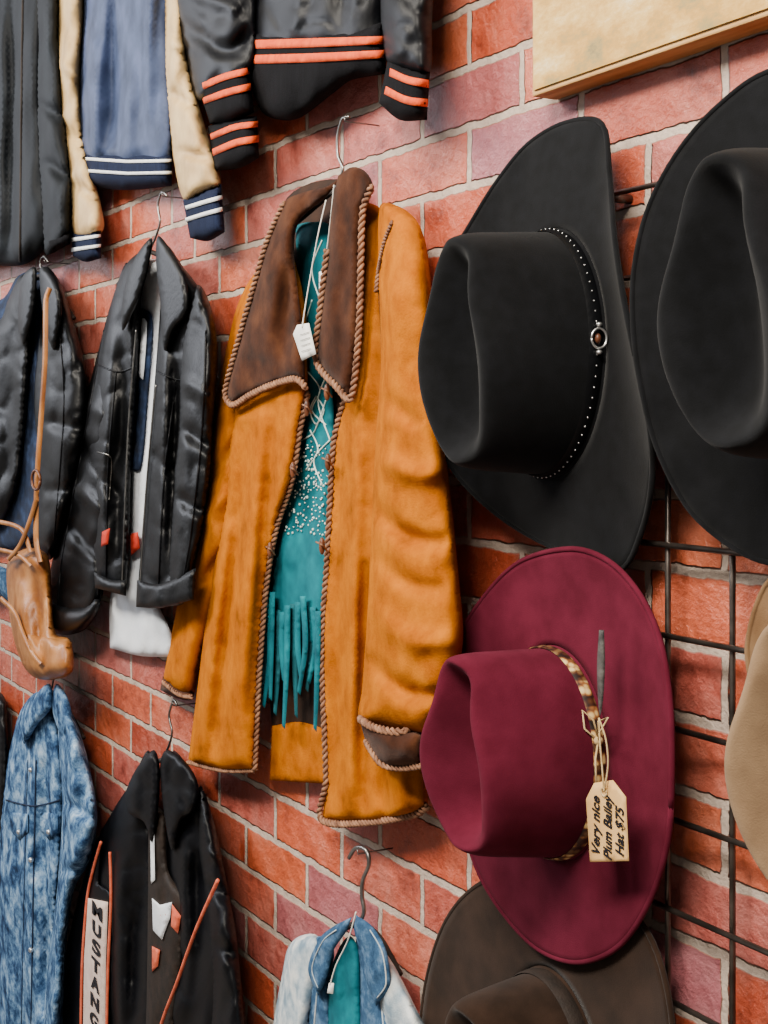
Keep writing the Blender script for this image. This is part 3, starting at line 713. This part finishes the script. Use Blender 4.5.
s1=g.panel([(138,268),(160,262),(164,330),(158,420),(150,520),(150,580),(174,640),(172,657,1),(140,656),(110,648,1),(110,600),(120,560),(124,470),(130,380)],'tee',n=.024,puff=.012,w=14,th=.008,wr=(.014,10,60),g=4)
g.panel([(130,534,1),(138,532,1),(140,548,1),(131,556,1)],'red',over=s1,off=.012,puff=.001,w=4,th=.004,g=4)
g.panel([(136,310),(152,316),(148,390),(140,470),(128,465),(132,370)],'darkdenim',over=s1,off=.004,puff=.002,w=4,th=.004,g=4)
g.panel([(142,318),(147,322),(143,380),(139,376)],'tee',over=s1,off=.010,puff=.002,w=4,th=.004,g=4)
g.finish('shirt_body',Q)
g=Geom(); g.panel([(102,532,1),(110,528,1),(108,544,1),(101,547,1)],'red',n=.098,puff=.001,w=4,th=.004,g=4); g.finish('cloth_patch',L_,'small red cloth patch')
hanger([(167,196),(162,192),(158,205),(160,222),(156,236),(150,250)],[(118,285),(150,252),(196,290)],'wire hanger holding the black leather jacket',n=.05,nail=(164,196))
# far left leather jacket
K_=jk('leather_jacket',W(30,560,.03),'short black leather jacket with blue lining hanging on wall')
g=Geom()
g.panel([(-60,300),(0,300),(18,276),(40,272),(60,300),(62,420),(52,520),(30,545),(0,550),(-60,540)],'darkdenim',n=.022,puff=.02,w=16,th=.008,wr=(.014,12,50))
g.finish('lining',K_,'dark blue lining')
g=Geom()
kf=g.panel([(44,268),(60,282),(76,330),(86,375),(85,425),(76,480),(60,540),(50,560),(38,540),(40,470),(34,400),(40,330)],'leather',n=.045,puff=.045,w=16,wr=(.022,12,44),folds=[([(44,420),(84,430)],6,-.018),([(42,490),(74,490)],6,-.018),([(60,300),(68,400),(60,520)],6,.012)])
g.line([(56,300),(64,400),(54,540)],'satin',.0018,over=kf,off=.0005)
g.panel([(30,275),(20,276),(8,300),(0,320),(-30,340),(-40,480),(-10,530),(14,500),(24,440),(30,360),(34,300)],'leather',n=.045,puff=.035,w=14,wr=(.022,12,44),folds=[([(16,320),(8,480)],6,-.014)])
g.finish('front_panel',K_)
g=Geom()
g.panel([(36,268),(22,278),(18,320),(24,345),(34,310)],'leather',n=.09,puff=.010,w=7,g=4)
g.panel([(40,268),(56,280),(62,310),(54,350),(44,320)],'leather',n=.09,puff=.010,w=7,g=4)
g.finish('collar',K_)
hanger([(48,262),(44,256),(40,262),(42,272)],[(10,300),(42,276),(74,318)],'wire hanger holding the short leather jacket',n=.05,nail=(46,262))
# bag
H_=thing('leather_handbag',tuple(W(45,678,.08)),'tan leather handbag with long strap hanging over dark jacket','bag')
g=Geom()
hb=g.panel([(8,562),(28,548),(48,556),(52,600),(56,634),(70,640),(72,672),(44,680),(26,670),(14,640),(8,600)],'tan',n=.08,puff=.04,w=16,wr=(.014,12,30),folds=[([(20,580),(30,660)],6,.012),([(38,570),(42,670)],5,-.014)],g=4)
g.panel([(28,634,1),(72,642,1),(72,672,1),(44,680),(26,668,1)],'tan',over=hb,off=.004,puff=.004,w=6,th=.006,g=4)
g.finish('bag_body',H_)
g=Geom()
def strap(pts,w2,n):
    a=crom(pts,False,5); V=[];Fc=[]
    for i,p in enumerate(a):
        t=a[min(i+1,len(a)-1)]-a[max(i-1,0)]; t=t/np.linalg.norm(t); nn=np.array([-t[1],t[0]])*w2
        V+= [W(*(p+nn),n),W(*(p-nn),n),W(*(p-nn),n-.004),W(*(p+nn),n-.004)]
    for i in range(len(a)-1):
        for k in range(4):
            A=i*4+k;B_=i*4+(k+1)%4; Fc.append([A,B_,B_+4,A+4])
    g.add(V,Fc,'tan')
strap([(50,288),(46,300),(45,360),(41,420),(37,480),(36,540),(40,562)],2.6,.13)
strap([(-30,520),(0,522),(22,530),(30,552)],2.2,.132)
strap([(-30,548),(0,550),(20,556),(30,566)],2.2,.133)
strap([(0,598),(14,612),(22,632),(30,650),(40,664)],2.4,.135)
strap([(8,560),(20,545),(30,520),(36,500)],2.2,.135)
g.finish('strap',H_,'long tan leather straps')
g=Geom(); c=W(37,480,.14); g.tube([c+Vector((.03*math.cos(a),-.002,.02*math.sin(a))) for a in np.linspace(0,2*math.pi,16)],.003,'toggle'); g.finish('strap_buckle',H_,'dark metal strap buckle')
g=Geom(); sc_=g.panel([(0,566),(14,575),(22,596),(14,604),(4,598),(-10,590),(-40,600),(-40,560)],'denim',n=.05,puff=.02,w=10,g=5,wr=(.01,10,20))
o=g.finish('denim_garment'); o['label']='corner of blue denim garment beside tan leather handbag'; o['category']='clothing'
# ------------------------------------------------------------ acid wash denim jacket
A_=jk('denim_jacket',W(50,1040,.03),'acid washed blue denim jacket hanging below leather handbag')
g=Geom()
ab=g.panel([(40,692),(22,708),(12,740),(2,790),(-4,860),(-10,1120),(56,1120),(54,1000),(58,900),(64,800),(58,720)],'acid',n=.036,puff=.03,w=18,wr=(.02,14,70),folds=[([(30,760),(28,1020)],5,.014),([(46,760),(44,1020)],5,-.016)],g=4)
g.line([(36,760),(33,900),(30,1100)],'darkdenim',.0018,over=ab,off=.001)
g.line([(6,800),(34,806),(60,800)],'darkdenim',.0018,over=ab,off=.001)
g.line([(28,760),(24,900),(20,1100)],'darkdenim',.0014,over=ab,off=.001)
g.finish('body',A_)
g=Geom()
g.panel([(60,700),(72,712),(86,752),(96,800),(97,826),(90,860),(74,890),(66,950),(60,1060),(40,1060),(50,950),(58,880),(62,800),(58,740)],'acid',n=.05,puff=.05,w=15,wr=(.022,12,30),g=4,folds=[([(62,800),(94,820)],5,-.014),([(60,870),(84,870)],5,-.014)])
g.finish('sleeve',A_)
g=Geom()
g.panel([(50,684),(38,692),(22,716),(24,744),(38,724),(52,706)],'acid',n=.078,puff=.014,w=7,g=4)
g.panel([(56,684),(66,694),(72,716),(66,742),(56,724),(52,704)],'acid',n=.078,puff=.014,w=7,g=4)
g.finish('collar',A_)
for bx0,by in ((10,812),(40,812)):
    g=Geom()
    p=g.panel([(bx0,by,1),(bx0+18,by+2,1),(bx0+18,by+20,1),(bx0+9,by+28,1),(bx0,by+18,1)],'acid',over=ab,off=.004,puff=.003,w=4,th=.005,g=4)
    g.ball(W(bx0+9,by+20,float(p([(bx0+9,by+20)])[0])+.001),.006,'silver')
    g.finish('chest_pocket',A_,'denim flap pocket with metal button')
for y in (770,860,950):
    g=Geom(); g.ball(W(31,y,float(ab([(31,y)])[0])+.002),.006,'silver'); g.finish('button',A_)
hanger([(58,655),(54,650),(50,660),(54,672),(52,688)],[(20,722),(52,692),(84,738)],'wire hanger holding the acid washed denim jacket',n=.045,nail=(56,655))
g=Geom(); g.panel([(-40,690),(0,692),(7,720),(8,790),(2,850),(-40,860)],'leather',n=.03,puff=.03,w=12,wr=(.01,12,40)); o=g.finish('leather_coat'); o['label']='edge of black coat beside acid washed denim jacket'; o['category']='coat'
# ------------------------------------------------------------ racing jacket
R_=jk('racing_jacket',W(150,1100,.03),'black nylon racing jacket with coral piping and lettered strip')
g=Geom()
g.panel([(150,752),(130,784),(112,812),(94,848),(78,900),(62,970),(50,1030),(44,1120),(150,1120),(156,1030),(158,930),(152,840)],'satin',n=.04,puff=.022,w=20,wr=(.016,22,70),seed=3,folds=[([(140,800),(122,880),(118,1040)],7,.014),([(148,840),(136,940),(132,1060)],6,-.014),([(72,960),(64,1100)],5,-.01)])
g.finish('front_panel',R_)
g=Geom()
rr=g.panel([(172,752),(188,766),(204,798),(216,838),(228,900),(240,970),(246,1120),(150,1120),(156,1040),(164,930),(166,840)],'satin',n=.04,puff=.03,w=20,wr=(.022,22,60),folds=[([(186,830),(184,960)],7,.016),([(200,850),(196,1000)],6,-.014)])
g.finish('front_panel',R_)
g=Geom()
g.panel([(200,786),(214,822),(226,880),(238,950),(246,1120),(206,1120),(212,1000),(206,900),(198,840)],'satin',n=.062,puff=.04,w=16,wr=(.02,16,40),folds=[([(204,880),(232,900)],6,-.016),([(210,940),(240,960)],6,-.016),([(206,850),(224,860)],5,.012)])
g.finish('sleeve',R_)
g=Geom()
g.panel([(154,750),(138,766),(126,792),(128,812),(144,822),(152,842),(158,810),(160,770)],'satin',n=.08,puff=.012,w=8,g=4,wr=(.01,8,20))
g.panel([(166,750),(184,760),(198,784),(194,810),(182,820),(172,850),(164,812),(160,768)],'satin',n=.082,puff=.012,w=8,g=4,wr=(.01,8,20))
g.finish('collar',R_)
g=Geom()
ns=.072
g.panel([(100,842),(92,862),(86,892,1),(80,960,1),(77,1110,1),(106,1110,1),(109,960,1),(112,896,1),(108,890,1),(98,884,1)],'satin',n=ns-.004,puff=.001,w=4,th=.006,g=6)
g.panel([(88,898,1),(108,902,1),(106,960,1),(104,1110,1),(82,1110,1),(84,960,1)],'strip',n=ns,puff=.001,w=3,th=.003,g=6)
g.line([(101,842,ns),(93,870,ns),(87,900,ns),(82,970,ns),(80,1110,ns)],'redpipe',.003)
g.line([(110,852,ns),(111,900,ns),(108,970,ns),(105,1110,ns)],'redpipe',.003)
g.line([(218,880,.11),(196,930,.11),(178,980,.1),(160,1030,.085),(150,1100,.08)],'redpipe',.003)
g.finish('lettered_strip',R_,'pale strip with coral piping and black letters')
for i,ch in enumerate('MUSTANG'):
    y=912+i*18.2
    text(ch,W(97-i*.5,y,ns+.003),.036,'ink',R_,'letter',width=.06 if ch=='M' else .05,bold=.0012)
U=thing('printed_t_shirt',tuple(W(165,1000,.03)),'black t-shirt with white and orange print under racing jacket','shirt')
g=Geom()
s2=g.panel([(150,812),(164,816),(168,870),(184,900),(182,960),(174,1040),(168,1120),(140,1120),(146,1020),(148,900)],'ribbon',n=.066,puff=.01,w=10,th=.006,wr=(.01,8,40),g=4)
for pl,m_ in (([(150,822,1),(154,820,1),(155,880,1),(151,884,1)],'tee'),([(152,898,1),(160,905,1),(172,902,1),(170,918,1),(162,940,1),(153,930,1)],'tee'),([(160,915,1),(168,908,1),(165,930,1)],'redpipe'),([(172,904,1),(181,916,1),(178,934,1),(171,926,1)],'redpipe'),([(152,946,1),(160,950,1),(158,966,1),(152,972,1)],'redpipe')):
    g.panel(pl,m_,over=s2,off=.003,puff=.0005,w=3,th=.003,g=4)
g.finish('shirt_body',U)
hanger([(177,706),(174,700),(169,715),(172,732),(168,748),(162,758)],[(130,790),(164,760),(204,796)],'wire hanger holding the black racing jacket',n=.05,nail=(175,705))
# ------------------------------------------------------------ pale denim jacket
E_=jk('denim_jacket',W(350,1110,.03),'pale washed denim jacket over teal top on steel hanger')
g=Geom()
g.panel([(300,936),(288,948),(282,975),(274,1020),(262,1120),(306,1120),(312,1020),(322,960),(318,936)],'paledenim',n=.04,puff=.03,w=16,wr=(.016,14,50),g=4)
g.panel([(372,940),(392,962),(418,1012),(440,1060),(450,1120),(410,1120),(386,1040),(374,980)],'paledenim',n=.05,puff=.03,w=14,wr=(.016,14,50),g=4)
g.finish('sleeve',E_)
g=Geom()
e1=g.panel([(318,936),(312,960),(308,1020),(302,1120),(338,1120),(332,1030),(330,980),(334,950)],'denim',n=.055,puff=.012,w=12,wr=(.01,12,40),g=4)
e2=g.panel([(362,920),(378,938),(386,970),(398,1020),(410,1120),(352,1120),(356,1030),(358,980),(356,940)],'denim',n=.055,puff=.014,w=12,wr=(.01,12,40),g=4)
g.line([(320,960),(314,1030),(310,1110)],'paledenim',.0012,over=e1,off=.001)
g.line([(372,950),(382,1010),(388,1110)],'paledenim',.0012,over=e2,off=.001)
g.finish('front_panel',E_)
g=Geom()
c1=g.panel([(352,917,1),(334,926),(320,938),(308,968),(318,996,1),(326,980),(334,950),(346,932)],'denim',n=.08,puff=.005,w=5,g=3,wr=(.008,12,20))
c2=g.panel([(356,915,1),(372,926),(386,950),(390,986),(376,1006,1),(366,980),(360,950),(354,930)],'denim',n=.08,puff=.005,w=5,g=3,wr=(.008,12,20))
g.line([(336,930),(323,941),(312,968),(318,988)],'paledenim',.0009,over=c1,off=.0005,step=3)
g.line([(370,930),(382,952),(386,984),(377,998)],'paledenim',.0009,over=c2,off=.0005,step=3)
g.finish('collar',E_)
X_=thing('teal_blouse',tuple(W(345,1100,.03)),'bright teal top inside the pale denim jacket','shirt')
g=Geom()
g.panel([(340,946),(350,936),(358,948),(360,990),(360,1120),(326,1120),(328,1030),(330,975)],'teal',n=.062,puff=.008,w=8,th=.006,g=4,wr=(.010,8,30)); g.finish('shirt_body',X_)
T=thing('price_tag',tuple(W(325,985,.1)),'white string price tag hanging at denim jacket collar','tag')
g=Geom(); g.line([(356,912,.1),(348,940,.1),(336,965,.1),(330,985,.1)],'string',.0009); g.finish('tag_string',T)
g=Geom(); g.panel([(329,983,1),(334,983,1),(333,994,1),(327,993,1)],'white',n=.1,puff=0,w=3,th=.001,g=6); g.finish('card',T)
hanger([(349,858),(356,848),(366,850),(369,864),(363,880),(362,896),(364,912),(358,926)],[(300,955),(330,936),(358,924),(378,936),(400,975)],'steel hanger with large hook holding the pale denim jacket',n=.05,nail=(360,853),r=.003)
# ------------------------------------------------------------ light and camera
def area(loc,target,size,power,col):
    l=bpy.data.lights.new('light','AREA'); l.shape='RECTANGLE'; l.size=size[0]; l.size_y=size[1]; l.energy=power; l.color=col
    o=bpy.data.objects.new('area_light',l); o.location=loc; COL.objects.link(o)
    d=Vector(target)-Vector(loc); o.rotation_euler=d.to_track_quat('-Z','Y').to_euler()
area((-.3,-1.7,3.3),(-1.2,0,1.6),(1.3,.45),165,(1,.91,.79))
area((-2.6,-1.9,3.3),(-2.6,0,1.5),(1.5,.5),105,(1,.93,.82))
area((-6.6,-2.6,3.2),(-2.2,0,2.0),(2.4,2.0),125,(.86,.90,1))
wd=bpy.data.worlds.new('world'); scene.world=wd; wd.use_nodes=True
wd.node_tree.nodes['Background'].inputs[0].default_value=(1,.96,.91,1); wd.node_tree.nodes['Background'].inputs[1].default_value=.34
cam=bpy.data.cameras.new('camera'); co=bpy.data.objects.new('camera',cam); COL.objects.link(co)
cam.sensor_fit='AUTO'; cam.sensor_width=36; cam.lens=F/1024*36; cam.shift_y=-(512-YC)/1024; cam.clip_start=.01
co.location=(0,-D,HC)
co.rotation_euler=Vector((-cs,sn,0)).to_track_quat('-Z','Y').to_euler()
scene.camera=co
